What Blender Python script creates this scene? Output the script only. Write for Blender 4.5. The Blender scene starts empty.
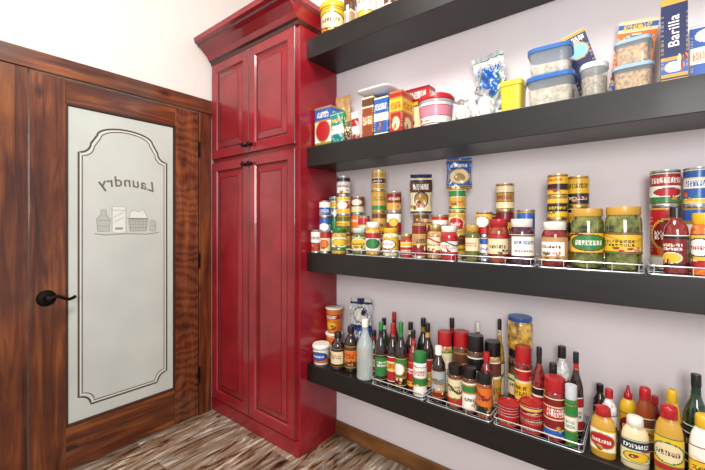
import bpy, math, random
from mathutils import Vector, Matrix
rnd = random.Random(7)
scene = bpy.context.scene
COL = scene.collection
PI = math.pi
# ---------------------------------------------------------------- measured place
F = 364.0; CX = 352.5; HY = 225.0; H = 1.29
YAW = math.radians(38.3); cA = math.cos(YAW); sA = math.sin(YAW)
FR = 1.454          # shelf front
WX = 1.714          # shelf wall
E = 2.36            # door wall
CABX = 1.402; CABY = 1.477
SH = {1: (2.225, 2.335), 2: (1.618, 1.728), 3: (1.030, 1.135), 4: (0.412, 0.508)}
def yat(px, x):
    k = (px-CX)/F; return (sA*x-k*cA*x)/(cA+k*sA)
def xat(px, y):
    k = (px-CX)/F; return y*(cA+k*sA)/(sA-k*cA)
def dep(x, y): return cA*x+sA*y
def zat(yp, s): return H+(HY-yp)*s/F
# ---------------------------------------------------------------- colours
def hx(h):
    r = [int(h[i:i+2], 16)/255 for i in (0, 2, 4)]
    return tuple((c/12.92 if c <= .04045 else ((c+.055)/1.055)**2.4) for c in r)
PAL = {k: hx(v) for k, v in dict(W='EFEBDF', R='B01A20', Y='E6B62A', G='2B7A38', g='10351A', K='171415', B='2259A8', N='141F50',
      L='86BEE0', O='DB6E20', T='B98F5C', M='5E3520', C='E4D3A8', U='A8812E', S='A9ACB0', P='431430', p='DC8296', D='241009',
      V='5C6220', v='8C9440', r='7C1214', y='C99A3A', s='CDD0D2', t='1E8078', o='8A3A12').items()}
_m = {}
def nt_new(name):
    m = bpy.data.materials.new(name); m.use_nodes = True
    nt = m.node_tree; b = nt.nodes['Principled BSDF']
    return m, nt, b
def plain(name, col, rough=.5, metal=0., coat=0., alpha=1., var=0., scale=30., bump=0., trans=0.):
    if name in _m: return _m[name]
    m, nt, b = nt_new(name)
    b.inputs['Base Color'].default_value = (*col, 1)
    b.inputs['Roughness'].default_value = rough
    b.inputs['Metallic'].default_value = metal
    b.inputs['Coat Weight'].default_value = coat
    b.inputs['Alpha'].default_value = alpha
    b.inputs['Transmission Weight'].default_value = trans
    if var > 0 or bump > 0:
        tc = nt.nodes.new('ShaderNodeTexCoord'); n = nt.nodes.new('ShaderNodeTexNoise')
        n.inputs['Scale'].default_value = scale; n.inputs['Detail'].default_value = 4
        nt.links.new(tc.outputs['Object'], n.inputs['Vector'])
        if var > 0:
            r = nt.nodes.new('ShaderNodeValToRGB')
            r.color_ramp.elements[0].position = .35; r.color_ramp.elements[1].position = .65
            r.color_ramp.elements[0].color = (*[c*(1-var) for c in col], 1)
            r.color_ramp.elements[1].color = (*[min(1, c*(1+var)+var*.04) for c in col], 1)
            nt.links.new(n.outputs['Fac'], r.inputs['Fac']); nt.links.new(r.outputs['Color'], b.inputs['Base Color'])
        if bump > 0:
            bp = nt.nodes.new('ShaderNodeBump'); bp.inputs['Strength'].default_value = bump; bp.inputs['Distance'].default_value = .002
            nt.links.new(n.outputs['Fac'], bp.inputs['Height']); nt.links.new(bp.outputs['Normal'], b.inputs['Normal'])
    _m[name] = m; return m
def printed(name, rough, coat=0., metal=0.):
    if name in _m: return _m[name]
    m, nt, b = nt_new(name)
    a = nt.nodes.new('ShaderNodeAttribute'); a.attribute_name = 'Col'
    nt.links.new(a.outputs['Color'], b.inputs['Base Color'])
    b.inputs['Roughness'].default_value = rough; b.inputs['Coat Weight'].default_value = coat; b.inputs['Metallic'].default_value = metal
    _m[name] = m; return m
def wood(name, sc, cols, rough=.35, coat=.2, wave=0., knots=False):
    m, nt, b = nt_new(name)
    tc = nt.nodes.new('ShaderNodeTexCoord'); mp = nt.nodes.new('ShaderNodeMapping'); mp.inputs['Scale'].default_value = sc
    n = nt.nodes.new('ShaderNodeTexNoise'); n.inputs['Scale'].default_value = 1.; n.inputs['Detail'].default_value = 9; n.inputs['Distortion'].default_value = .9
    n.inputs['Roughness'].default_value = .6
    nt.links.new(tc.outputs['Object'], mp.inputs['Vector']); nt.links.new(mp.outputs['Vector'], n.inputs['Vector'])
    r = nt.nodes.new('ShaderNodeValToRGB'); e = r.color_ramp.elements
    e[0].position = .28; e[0].color = (*cols[0], 1); e[1].position = .75; e[1].color = (*cols[2], 1)
    x = e.new(.5); x.color = (*cols[1], 1)
    nt.links.new(n.outputs['Fac'], r.inputs['Fac'])
    out = r.outputs['Color']
    n2 = nt.nodes.new('ShaderNodeTexNoise'); n2.inputs['Scale'].default_value = 4.; n2.inputs['Detail'].default_value = 2
    nt.links.new(tc.outputs['Object'], n2.inputs['Vector'])
    r2 = nt.nodes.new('ShaderNodeValToRGB'); r2.color_ramp.elements[0].position = .32; r2.color_ramp.elements[0].color = (.42, .36, .32, 1)
    r2.color_ramp.elements[1].position = .62; r2.color_ramp.elements[1].color = (1.05, 1.05, 1.05, 1)
    nt.links.new(n2.outputs['Fac'], r2.inputs['Fac'])
    mx = nt.nodes.new('ShaderNodeMixRGB'); mx.blend_type = 'MULTIPLY'; mx.inputs['Fac'].default_value = .75
    nt.links.new(out, mx.inputs['Color1']); nt.links.new(r2.outputs['Color'], mx.inputs['Color2']); out = mx.outputs['Color']
    if knots:
        vo = nt.nodes.new('ShaderNodeTexVoronoi'); vo.inputs['Scale'].default_value = 1.; mk = nt.nodes.new('ShaderNodeMapping')
        mk.inputs['Scale'].default_value = tuple(5.5 if s_ > 5 else 2.6 for s_ in sc)
        nt.links.new(tc.outputs['Object'], mk.inputs['Vector']); nt.links.new(mk.outputs['Vector'], vo.inputs['Vector'])
        rk = nt.nodes.new('ShaderNodeValToRGB'); rk.color_ramp.elements[0].position = .04; rk.color_ramp.elements[0].color = (.12, .08, .07, 1)
        rk.color_ramp.elements[1].position = .13; rk.color_ramp.elements[1].color = (1, 1, 1, 1)
        nt.links.new(vo.outputs['Distance'], rk.inputs['Fac'])
        m3 = nt.nodes.new('ShaderNodeMixRGB'); m3.blend_type = 'MULTIPLY'; m3.inputs['Fac'].default_value = .85
        nt.links.new(out, m3.inputs['Color1']); nt.links.new(rk.outputs['Color'], m3.inputs['Color2']); out = m3.outputs['Color']
    if wave > 0:
        w = nt.nodes.new('ShaderNodeTexWave'); w.bands_direction = 'Z'; w.inputs['Scale'].default_value = 4.5; w.inputs['Distortion'].default_value = 14
        w.inputs['Detail'].default_value = 3; w.inputs['Detail Scale'].default_value = .9
        mpw = nt.nodes.new('ShaderNodeMapping'); mpw.inputs['Scale'].default_value = (1.5, 1.5, 1.2)
        nt.links.new(tc.outputs['Object'], mpw.inputs['Vector']); nt.links.new(mpw.outputs['Vector'], w.inputs['Vector'])
        m2 = nt.nodes.new('ShaderNodeMixRGB'); m2.blend_type = 'ADD'; m2.inputs['Color2'].default_value = (.14, .055, .02, 1)
        mm = nt.nodes.new('ShaderNodeMath'); mm.operation = 'MULTIPLY'; mm.inputs[1].default_value = wave
        nt.links.new(w.outputs['Fac'], mm.inputs[0]); nt.links.new(mm.outputs[0], m2.inputs['Fac'])
        nt.links.new(out, m2.inputs['Color1']); out = m2.outputs['Color']
    nt.links.new(out, b.inputs['Base Color'])
    b.inputs['Roughness'].default_value = rough; b.inputs['Coat Weight'].default_value = coat; b.inputs['Coat Roughness'].default_value = .12
    bp = nt.nodes.new('ShaderNodeBump'); bp.inputs['Strength'].default_value = .15; bp.inputs['Distance'].default_value = .002
    nt.links.new(n.outputs['Fac'], bp.inputs['Height']); nt.links.new(bp.outputs['Normal'], b.inputs['Normal'])
    return m
PAPER = printed('printed_paper', .36, .3)
CARD = printed('printed_card', .35, .25)
FOIL = printed('printed_film', .22, .5)
STEEL = plain('tin_steel', (.62, .62, .63), .28, 1.)
GOLD = plain('gold_lacquer', (.75, .55, .22), .3, 1.)
WIRE = plain('satin_wire', (.82, .83, .85), .3, .7)
IRON = plain('oil_rubbed_bronze', hx('1E1816'), .38, .8)
CLEAR = plain('clear_plastic', (.82, .86, .88), .12, alpha=.26, coat=.5)
CGLASS = plain('clear_glass', (.72, .80, .76), .05, alpha=.4, coat=1.)
def bodymat(c, kind):
    if c == 'clear': return CGLASS
    if kind in ('squeeze', 'flip', 'tub', 'cup'): return plain('plastic_'+c, PAL[c], .32, coat=.2)
    if kind == 'bigjar': return plain('chunky_glass_'+c, PAL[c], .06, coat=1., var=.75, scale=38.)
    return plain('filled_glass_'+c, PAL[c], .06, coat=1., var=.4, scale=70.)
def capmat(c):
    if c == 'S': return STEEL
    if c == 'U': return GOLD
    return plain('cap_'+c, PAL[c], .33, coat=.2)
# ---------------------------------------------------------------- mesh builder
class MB:
    def __init__(s): s.v = []; s.f = []; s.c = []; s.m = []
    def face(s, idx, c=(1, 1, 1), m=0): s.f.append(tuple(idx)); s.c.append(c); s.m.append(m)
    def box(s, x0, x1, y0, y1, z0, z1, c=(1, 1, 1), m=0):
        b = len(s.v)
        s.v += [(x0, y0, z0), (x1, y0, z0), (x1, y1, z0), (x0, y1, z0), (x0, y0, z1), (x1, y0, z1), (x1, y1, z1), (x0, y1, z1)]
        for q in ((0, 3, 2, 1), (4, 5, 6, 7), (0, 1, 5, 4), (1, 2, 6, 5), (2, 3, 7, 6), (3, 0, 4, 7)): s.face([b+i for i in q], c, m)
        return s
    def lathe(s, prof, seg=28, sx=1, sy=1, e=2., colf=None, vs=None, o=(0, 0, 0), cb=True, ct=True, m=0):
        b = len(s.v); n = len(prof)
        for (r, z) in prof:
            for j in range(seg):
                a = 2*PI*j/seg; ca, sa = math.cos(a), math.sin(a)
                px = math.copysign(abs(ca)**(2/e), ca); py = math.copysign(abs(sa)**(2/e), sa)
                s.v.append((o[0]+px*r*sx, o[1]+py*r*sy, o[2]+z))
        for i in range(n-1):
            for j in range(seg):
                j2 = (j+1) % seg; c = (1, 1, 1)
                if colf:
                    u = (((2*PI*(j+.5)/seg)-PI)/PI+.5) % 1.; c = colf(u, (vs[i]+vs[i+1])/2 if vs else (i+.5)/(n-1))
                s.face([b+i*seg+j, b+i*seg+j2, b+(i+1)*seg+j2, b+(i+1)*seg+j], c, m)
        if cb: s.face([b+j for j in range(seg)][::-1], colf(.5, .01) if colf else (1, 1, 1), m)
        if ct: s.face([b+(n-1)*seg+j for j in range(seg)], colf(.5, .99) if colf else (1, 1, 1), m)
        return s
    def tube(s, pts, r, closed=False, n=6, m=0):
        b = len(s.v); N = len(pts); P = [Vector(p) for p in pts]
        for i in range(N):
            if closed: t = P[(i+1) % N]-P[i-1]
            else: t = P[min(i+1, N-1)]-P[max(i-1, 0)]
            t.normalize(); up = Vector((0, 0, 1)) if abs(t.z) < .9 else Vector((1, 0, 0))
            a = t.cross(up).normalized(); c = t.cross(a)
            for j in range(n):
                w = 2*PI*j/n; s.v.append(tuple(P[i]+a*math.cos(w)*r+c*math.sin(w)*r))
        for i in range(N if closed else N-1):
            i2 = (i+1) % N
            for j in range(n):
                j2 = (j+1) % n; s.face([b+i*n+j, b+i*n+j2, b+i2*n+j2, b+i2*n+j], m=m)
        if not closed: s.face([b+j for j in range(n)][::-1], m=m); s.face([b+(N-1)*n+j for j in range(n)], m=m)
        return s
    def build(s, name, mats, parent=None, world=False, smooth=True, bevel=0., ang=35):
        me = bpy.data.meshes.new(name); me.from_pydata(s.v, [], s.f)
        if not isinstance(mats, (list, tuple)): mats = [mats]
        for mm in mats: me.materials.append(mm)
        me.polygons.foreach_set('material_index', s.m)
        ca = me.color_attributes.new('Col', 'FLOAT_COLOR', 'CORNER'); arr = []
        for f, c in zip(s.f, s.c): arr += [c[0], c[1], c[2], 1.]*len(f)
        ca.data.foreach_set('color', arr)
        if smooth: me.shade_smooth(); me.set_sharp_from_angle(angle=math.radians(ang))
        me.update()
        o = bpy.data.objects.new(name, me); COL.objects.link(o)
        if parent:
            o.parent = parent
            if world: o.location = -parent.location
        if bevel > 0:
            md = o.modifiers.new('edge', 'BEVEL'); md.width = bevel; md.segments = 2; md.limit_method = 'ANGLE'
        return o
def struct(o): o['kind'] = 'structure'; return o
def tag(o, label, cat, group=None):
    o['label'] = label; o['category'] = cat
    if group: o['group'] = group
    return o
def empty(name, loc, label=None, cat=None, group=None, rz=0.):
    o = bpy.data.objects.new(name, None); COL.objects.link(o); o.location = loc; o.rotation_euler = (0, 0, rz); o.empty_display_size = .03
    if label: tag(o, label, cat, group)
    return o
# ---------------------------------------------------------------- printed designs
def paint(spec, key=''):
    ops = [p.split() for p in spec.split('|')]
    q = random.Random(spec+key)
    L = []
    for o in ops:
        if len(o) == 1: L.append(('bg', PAL[o[0]]))
        elif o[0] == 't':
            u0, u1, v0, v1 = [float(z) for z in o[1:5]]
            m_ = (v1-v0)*.12; v0 += m_; v1 -= m_
            nl = 2 if (v1-v0) > .2 else 1
            n = max(4, int((u1-u0)/.068)); bits = [[[ [q.random() < .62 for _ in range(5)] for _ in range(3)] for _ in range(n)] for _ in range(nl)]
            for ln_ in bits:
                for g in ln_:
                    g[0] = [True]*5 if q.random() < .6 else g[0]
            L.append(('t', u0, u1, v0, v1, nl, n, bits, PAL[o[5]]))
        else: L.append((o[0], *[float(z) for z in o[1:-1]], PAL[o[-1]]))
    base = PAL[ops[0][0]]; light = sum(base) > 1.1
    trim = q.choice(['U', 'r', 'G', 'N', 'M'] if light else ['U', 'W', 'C', 'y'])
    pics = []
    cx_, cy_ = q.choice([(.5, .2), (.28, .22), (.72, .22), (.5, .24)])
    for _ in range(q.randint(5, 10)):
        pics.append((cx_+q.uniform(-.22, .22), cy_+q.uniform(-.1, .1), q.uniform(.03, .08), q.uniform(.03, .07), PAL[q.choice('RGOyTVrCMo')]))
    fine = PAL['K' if light else 'C']; fr = q.uniform(.04, .08)
    tc_ = PAL[trim]; fb = [q.random() < .6 for _ in range(60)]
    small = len(ops) > 1; over = q.random() < .65; sw = q.random() < .35; sc_ = PAL[q.choice('RyGMC')]; sk = q.uniform(.5, .8)
    def f(u, v):
        c = (1, 1, 1)
        for o in L:
            k = o[0]
            if k == 'bg':
                c = o[1]
                if small and sw and abs(v-sk-.12*math.sin(u*6.3)) < .05: c = sc_
            elif k == 'b' and o[1] <= v <= o[2]:
                c = o[3]
                if v-o[1] < .035 or o[2]-v < .035: c = tc_
            elif k == 'o':
                e = ((u-o[1])/o[3])**2+((v-o[2])/o[4])**2
                if e <= 1: c = o[5]
                elif e <= 1.3: c = tc_
            elif k == 'r' and o[1] <= u <= o[2] and o[3] <= v <= o[4]: c = o[5]
            elif k == 't' and o[1] <= u < o[2] and o[3] <= v < o[4]:
                nl, n, bits, tcx = o[5:]
                lv = (v-o[3])/(o[4]-o[3])*nl; li = min(nl-1, int(lv)); fv = lv-li
                lu = (u-o[1])/(o[2]-o[1])*n; gi = min(n-1, int(lu)); fu = lu-gi
                if fv < .84 and fu < .78 and bits[li][gi][min(2, int(fu/.26))][min(4, int(fv/.168))]: c = tcx
        if small and over and v < .38:
            for a, b_, ra, rb, pc in pics:
                if ((u-a)/ra)**2+((v-b_)/rb)**2 <= 1: c = pc
        if small and (u < .1 or u > .9) and .15 < v < .85 and int(v*36) % 2 == 0 and fb[int(u*120) % 60]: c = tuple(.55*x+.45*y for x, y in zip(c, fine))
        if small and (v < fr*.5 or v > 1-fr*.5): c = tc_
        return c
    return f
def rad_at(prof, z):
    for (r0, z0), (r1, z1) in zip(prof, prof[1:]):
        if z0 <= z <= z1 and z1 > z0: return r0+(r1-r0)*(z-z0)/(z1-z0)
    return prof[-1][0]
SHAPE = {
 'jar': ([(.86, 0), (.97, .015), (1, .05), (1, .70), (.96, .75), (.84, .80), (.82, .84)], [(.86, .82), (.9, .825), (.9, .97), (.87, 1.)], (.13, .66), 1.),
 'bigjar': ([(.84, 0), (.96, .015), (1, .05), (1, .76), (.97, .81), (.90, .85), (.88, .88)], [(.91, .87), (.94, .875), (.94, .985), (.91, 1.)], (.26, .60), 1.),
 'spice': ([(.9, 0), (1, .02), (1, .74), (.93, .78), (.86, .80)], [(.93, .78), (.96, .785), (.96, .98), (.92, 1.)], (.07, .70), 1.),
 'bot': ([(.88, 0), (1, .02), (1, .50), (.97, .57), (.80, .65), (.50, .73), (.36, .80), (.33, .90)], [(.39, .87), (.4, .875), (.4, .99), (.36, 1.)], (.08, .48), 1.),
 'flask': ([(.9, 0), (1, .02), (1, .62), (.93, .70), (.6, .78), (.46, .82), (.44, .87)], [(.52, .85), (.53, .855), (.53, .98), (.48, 1.)], (.10, .58), 1.),
 'squeeze': ([(.88, 0), (1, .03), (1, .2), (.93, .36), (.96, .5), (1, .6), (.9, .70), (.55, .77), (.4, .79)], [(.5, .78), (.52, .785), (.5, .86), (.3, .885), (.24, .92), (.16, .98), (.10, 1.)], (.14, .56), .68),
 'flip': ([(.90, 0), (1, .03), (1, .5), (.97, .62), (.86, .73), (.62, .81), (.52, .84)], [(.60, .83), (.62, .835), (.60, .95), (.56, .985), (.40, 1.)], (.12, .58), .66),
 'tub': ([(.82, 0), (.84, .01), (.98, .84)], [(1.03, .82), (1.04, .83), (1.04, .93), (1.0, .95), (.95, .95), (.93, 1.)], (.10, .76), 1.),
 'cup': ([(.74, 0), (.76, .01), (.97, .92)], [(1.0, .91), (1.05, .915), (1.05, .95), (1.0, .97)], (.03, .88), 1.),
}
NAMES = {'can': ('food_can', 'can'), 'jar': ('glass_jar', 'jar'), 'bigjar': ('pickle_jar', 'jar'), 'spice': ('spice_jar', 'spice jar'),
         'bot': ('glass_bottle', 'bottle'), 'flask': ('sauce_bottle', 'bottle'), 'squeeze': ('squeeze_bottle', 'squeeze bottle'),
         'flip': ('squeeze_bottle', 'squeeze bottle'), 'tub': ('plastic_tub', 'tub'), 'cup': ('noodle_cup', 'cup')}
BN = {'bot': 'bottle_body', 'flask': 'bottle_body', 'squeeze': 'bottle_body', 'flip': 'bottle_body', 'tub': 'tub_body', 'cup': 'cup_body'}
def build_round(kind, x, y, z, r, h, body, cap, spec, label, group, rz):
    nm, cat = NAMES[kind]
    if body == 'y' and kind == 'bigjar' or label.startswith('brown storage'): nm = 'storage_jar'
    root = empty(nm, (x, y, z), label, cat, group, rz)
    if kind == 'can':
        pr = [(r*.96, 0), (r*1.0, .001), (r*1.0, .004), (r*.965, .0065), (r*.965, h-.0065), (r, h-.004), (r, h-.0005), (r*.96, h)]
        MB().lathe(pr, 36, ct=False).lathe([(r*.96, h), (r*.94, h-.003), (r*.93, h-.0035)], 36, cb=False, ct=False).build('can_body', capmat(body), root)
        lp = [(r*.929, h-.0040), (r*.80, h-.0040), (r*.79, h-.0030), (r*.72, h-.0030), (r*.71, h-.0038), (r*.2, h-.0038)]
        MB().lathe(lp, 30, cb=False).build('lid', capmat(cap), root)
        z0, z1 = .0075, h-.0075; n = 34
        prof = [(r*.985, z0+(z1-z0)*i/n) for i in range(n+1)]
        MB().lathe(prof, 116, colf=paint(spec, label), cb=False, ct=False).build('label', PAPER, root)
        return root
    bp, cp, (l0, l1), fl = SHAPE[kind]
    P = [(a*r, b*h) for a, b in bp]; C = [(a*r, b*h) for a, b in cp]
    MB().lathe(P, 36, sx=fl, ct=True).build(BN.get(kind, 'jar_body'), bodymat(body, kind), root)
    mb = MB(); mb.lathe(C, 40, sx=fl if kind in ('tub', 'cup') else 1.)
    if kind in ('jar', 'bigjar', 'spice', 'flask', 'bot'):
        nz = len(C)
        for i in range(1, nz-1):
            for j in range(0, 40, 2):
                vx = mb.v[i*40+j]; mb.v[i*40+j] = (vx[0]*.955, vx[1]*.955, vx[2])
    mb.build('cap' if kind in ('bot', 'flask', 'squeeze', 'flip') else 'lid', capmat(cap), root, ang=50)
    if kind == 'bot' and spec and cap != 'W':
        MB().lathe([((rad_at(P, q_*h)+.0007), q_*h) for q_ in (.79, .81, .83, .85, .865)], 24, colf=paint(spec.split('|')[0]+'|b .4 .6 U'), cb=False, ct=False).build('neck_label', PAPER, root)
    if spec:
        n = 34
        prof = [(rad_at(P, (l0+(l1-l0)*i/n)*h)+.0009, (l0+(l1-l0)*i/n)*h) for i in range(n+1)]
        MB().lathe(prof, 116, sx=fl if fl < 1 else 1., colf=paint(spec, label), cb=False, ct=False).build('label', PAPER, root)
    return root
# ---------------------------------------------------------------- item table
ITEMS = []
def I(sh, kind, px, yt, w, d, body, cap, spec, label, on=None, id=None):
    x = FR+d; y = yat(px, x); s = dep(x, y); k = (px-CX)/F
    r = w/2*s/F/math.sqrt(1+k*k)
    it = dict(sh=sh, kind=kind, x=x, y=y, r=r, rr=r, yt=yt, body=body, cap=cap, spec=spec, label=label, on=on, id=id)
    if on:
        p = next(q for q in ITEMS if q['id'] == on)
        while p['on']:
            p = next(q for q in ITEMS if q['id'] == p['on'])
        p['rr'] = max(p['rr'], r)
    ITEMS.append(it)
I(3,'can',315,230,11,.04,'S','S','W|b 0 .45 R|t .2 .8 .55 .8 K','small tin with red lower half, first in the front row beside the red cabinet')
I(3,'can',325,231,11,.045,'S','S','C|b .7 1 R|o .5 .4 .25 .2 O','small cream tin with red top band, second in the front row from the cabinet')
I(3,'can',324,234,12,.11,'S','S','W|b 0 .3 G|t .2 .8 .5 .8 K','white tin with green bottom band, bottom of the stack nearest the cabinet',id='a1')
I(3,'can',324,217,12,.11,'S','S','L|b .6 1 B|o .5 .4 .3 .25 W','blue and white tin in the middle of the stack nearest the cabinet',on='a1',id='a2')
I(3,'can',324,201,12,.11,'S','S','B|b .6 1 W|t .2 .8 .2 .5 W','blue tin with white upper band, top of the stack nearest the cabinet',on='a2')
I(3,'can',334,234,12,.17,'S','S','G|b .5 .8 W|t .2 .8 .5 .7 R','green tin with white band, bottom of the second stack from the cabinet',id='b1')
I(3,'can',334,216,12,.17,'S','S','W|o .5 .5 .35 .35 G|b .85 1 G','white tin with green oval, middle of the second stack from the cabinet',on='b1',id='b2')
I(3,'can',336,197,12,.17,'S','S','t|b 0 .3 W|o .5 .6 .3 .2 Y','teal tin with yellow emblem, top of the second stack from the cabinet',on='b2')
I(3,'can',346,234,14,.13,'S','S','Y|b 0 .35 G|t .2 .8 .5 .8 R','yellow and green tin, bottom of the tall stack with the white can on top',id='c1')
I(3,'can',346,215,14,.13,'S','S','V|b .4 .7 Y|t .2 .8 .45 .65 R','olive green tin second from the bottom under the tall white can',on='c1',id='c2')
I(3,'can',347,196,14,.13,'S','S','R|b 0 .3 Y|b .75 1 Y|o .5 .5 .25 .2 W','red tin with yellow edges directly under the white can with a blue top',on='c2',id='c3')
I(3,'can',349,177,14,.13,'S','S','W|b .75 1 N|t .15 .85 .4 .6 N|b 0 .1 N','white can with dark blue top band, highest in the left group of tins',on='c3')
I(3,'jar',339,228,15,.045,'y','G','W|b 0 .25 G|o .5 .6 .3 .25 Y','small jar with green lid and white label in the front row by the cabinet')
I(3,'jar',357,228,15,.045,'V','s','v|o .5 .5 .35 .35 Y|t .2 .8 .4 .6 K','small jar with pale lid and olive label, first in the leftmost silver rack')
I(3,'jar',373,222,15,.06,'y','W','W|b .7 1 R|o .5 .4 .3 .25 G','small white labelled jar with white lid, second in the leftmost silver rack')
I(3,'jar',389,228,16,.04,'C','Y','Y|b 0 .2 W|o .5 .55 .34 .3 W|t .25 .75 .5 .65 R','small jar with yellow label and yellow lid, right end of the leftmost rack')
I(3,'can',356,216,12,.10,'S','S','R|b .4 .8 C|t .2 .8 .45 .75 G','red and cream tin behind the pale lidded olive jar')
I(3,'can',361,233,14,.17,'S','S','Y|b .6 1 R|t .2 .8 .2 .5 K','yellow and red tin, bottom of the stack left of the tallest gold stack',id='d1')
I(3,'can',366,214,14,.17,'S','S','O|b 0 .3 Y|t .2 .8 .55 .8 W','orange tin, middle of the stack left of the tallest gold stack',on='d1',id='d2')
I(3,'can',367,197,14,.17,'S','S','C|b .4 1 R|o .5 .7 .3 .2 W','cream tin with red upper half, top of the stack left of the tallest gold stack',on='d2')
I(3,'can',379,233,15,.15,'S','S','R|b .3 .6 Y|t .2 .8 .7 .9 W','red and yellow tin, bottom of the four-high stack of gold tins',id='e1')
I(3,'can',380,212,15,.15,'U','U','y|b .7 1 M|t .2 .8 .3 .5 M','gold tin with brown top band, second from bottom of the tallest stack',on='e1',id='e2')
I(3,'can',381,191,15,.15,'U','U','y|b 0 .3 G|t .2 .8 .5 .8 M','gold tin with green bottom band, second from top of the tallest stack',on='e2',id='e3')
I(3,'can',382,171,15,.15,'U','U','y|b .3 .65 M|t .2 .8 .4 .55 W','gold tin with brown middle band, top of the tallest stack',on='e3')
I(3,'can',394,233,15,.13,'S','S','R|b .7 1 W|t .2 .8 .3 .5 W','red tin with white top band, bottom of the stack right of the tallest stack',id='f1')
I(3,'can',395,212,15,.13,'S','S','W|b 0 .5 R|o .5 .5 .2 .2 Y','red and white tin, middle of the stack just right of the tallest stack',on='f1',id='f2')
I(3,'can',396,192,15,.13,'S','S','y|b .4 1 r|t .2 .8 .55 .8 C','dark red and gold tin, top of the stack just right of the tallest stack',on='f2')
I(3,'jar',404,234,12,.04,'R','U','R|b .6 1 Y|t .2 .8 .2 .4 W','tiny red jar with gold lid at the left end of the second silver rack')
I(3,'can',418,223,15,.045,'S','S','r|b .35 .7 T|t .2 .8 .4 .6 K','dark red tin with tan middle band, front of the second silver rack')
I(3,'jar',434,225,17,.04,'T','U','C|b 0 .2 M|t .2 .8 .45 .65 M','beige sauce jar with gold lid and cream label')
I(3,'jar',451,226,18,.035,'R','W','W|b 0 .22 R|b .8 1 R|t .2 .8 .35 .65 R','red sauce jar with white lid and red edged white label')
I(3,'can',412,234,16,.15,'S','S','K|b .4 .7 U|t .2 .8 .5 .6 K','black and gold tin, bottom one under the standing gold pouch',id='g1')
I(3,'can',413,213,16,.15,'S','S','r|b .5 1 M|t .2 .8 .6 .8 Y','brown and dark red tin directly under the standing gold pouch',on='g1',id='g2')
I(3,'can',426,219,13,.10,'S','S','o|b .6 .9 C|t .2 .8 .62 .85 r','rust and cream tin between the gold pouch stack and the beige sauce jar')
I(3,'can',437,236,18,.15,'S','S','R|b .3 .7 W|t .2 .8 .4 .6 R','red tin with white middle, lower one behind the beige sauce jar',id='h1')
I(3,'can',437,215,18,.15,'S','S','W|b 0 .25 G|b .8 1 R|t .15 .85 .4 .65 K','white tin with green and red edges, upper one behind the beige sauce jar',on='h1')
I(3,'can',451,213,15,.19,'S','S','C|b .3 .6 R|t .2 .8 .65 .85 K','cream tin with red band by the wall, left of the blue packet stack')
I(3,'can',468,236,18,.16,'U','U','Y|b .6 1 M|t .2 .8 .3 .5 K','yellow and brown tin, bottom of the stack under the blue packet',id='i1')
I(3,'can',468,212,18,.16,'U','U','y|o .5 .5 .3 .3 R|t .3 .7 .4 .6 W','gold tin with red oval, middle of the stack under the blue packet',on='i1',id='i2')
I(3,'can',468,189,18,.16,'U','U','y|b .65 1 G|b 0 .15 G|t .2 .8 .3 .5 R','gold tin with green top band directly under the blue packet',on='i2',id='i3')
I(3,'jar',473,225,14,.05,'V','y','C|b 0 .3 V|t .2 .8 .5 .8 R','little olive jar with tan lid left of the rust coloured jar')
I(3,'can',484,236,17,.10,'S','S','B|b .3 .7 W|t .2 .8 .4 .6 B','blue tin with white middle, lower one left of the rust coloured jar',id='j1')
I(3,'can',484,212,17,.10,'S','S','Y|b 0 .4 R|o .5 .6 .3 .25 W','yellow and red tin, upper one left of the rust coloured jar',on='j1')
I(3,'can',488,214,16,.20,'S','S','M|b .5 .9 C|t .2 .8 .55 .85 r','brown tin with cream band against the wall behind the yellow and red tin')
I(3,'jar',498,219,21,.05,'o','R','C|b .8 1 R|b 0 .15 r|t .2 .8 .35 .6 M','glass jar with red lid, rust contents and cream label, left of the berry jam')
I(3,'jar',521,219,25,.05,'P','W','P|r .12 .88 .12 .9 W|t .2 .8 .55 .78 B|t .25 .75 .25 .4 R','dark purple berry jam jar with white lid and white label')
I(3,'jar',548,222,26,.05,'r','W','T|r .1 .9 .2 .8 W|t .2 .8 .5 .7 M|t .2 .8 .28 .4 R','brownish red jar with white lid in front of the black and yellow tin stack')
I(3,'can',505,238,19,.18,'S','S','M|b .3 .7 Y|t .2 .8 .4 .6 K','brown and yellow tin, bottom of the back stack behind the berry jam',id='k1')
I(3,'can',505,211,19,.18,'U','U','Y|b .6 1 r|t .2 .8 .2 .4 K','yellow tin with dark red upper band, middle of the stack behind the berry jam',on='k1',id='k2')
I(3,'can',505,184,19,.18,'U','U','C|b .3 .7 U|t .2 .8 .4 .6 r','cream and gold tin, top of the back stack behind the berry jam',on='k2')
I(3,'can',526,210,18,.14,'S','S','W|b .5 1 B|t .2 .8 .2 .4 B|o .5 .7 .2 .12 Y','single blue and white tin behind the berry jam')
I(3,'can',547,240,21,.16,'S','S','Y|b .4 .7 K','yellow tin with black middle, bottom of the stack behind the brownish red jar',id='l1')
I(3,'can',547,219,21,.16,'U','U','U|b .3 .7 K|t .2 .8 .4 .6 Y','gold tin with black band, second up in the stack behind the brownish red jar',on='l1',id='l2')
I(3,'can',547,197,21,.16,'U','U','K|b 0 .3 Y|b .75 1 Y|t .2 .8 .4 .6 Y','black tin with yellow edges, third up in the stack behind the brownish red jar',on='l2',id='l3')
I(3,'can',547,175,21,.16,'U','U','Y|b .25 .6 K|t .2 .8 .7 .9 R','yellow tin with black band, top of the stack behind the brownish red jar',on='l3')
I(3,'can',571,238,23,.18,'S','S','W|b 0 .5 Y','plain white and yellow tin, bottom of the stack behind the left pickle jar',id='m1')
I(3,'can',571,207,23,.18,'U','U','K|b .5 .85 Y|t .2 .8 .55 .8 K|b 0 .12 Y','black tin with wide yellow band, middle of the stack behind the left pickle jar',on='m1',id='m2')
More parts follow.
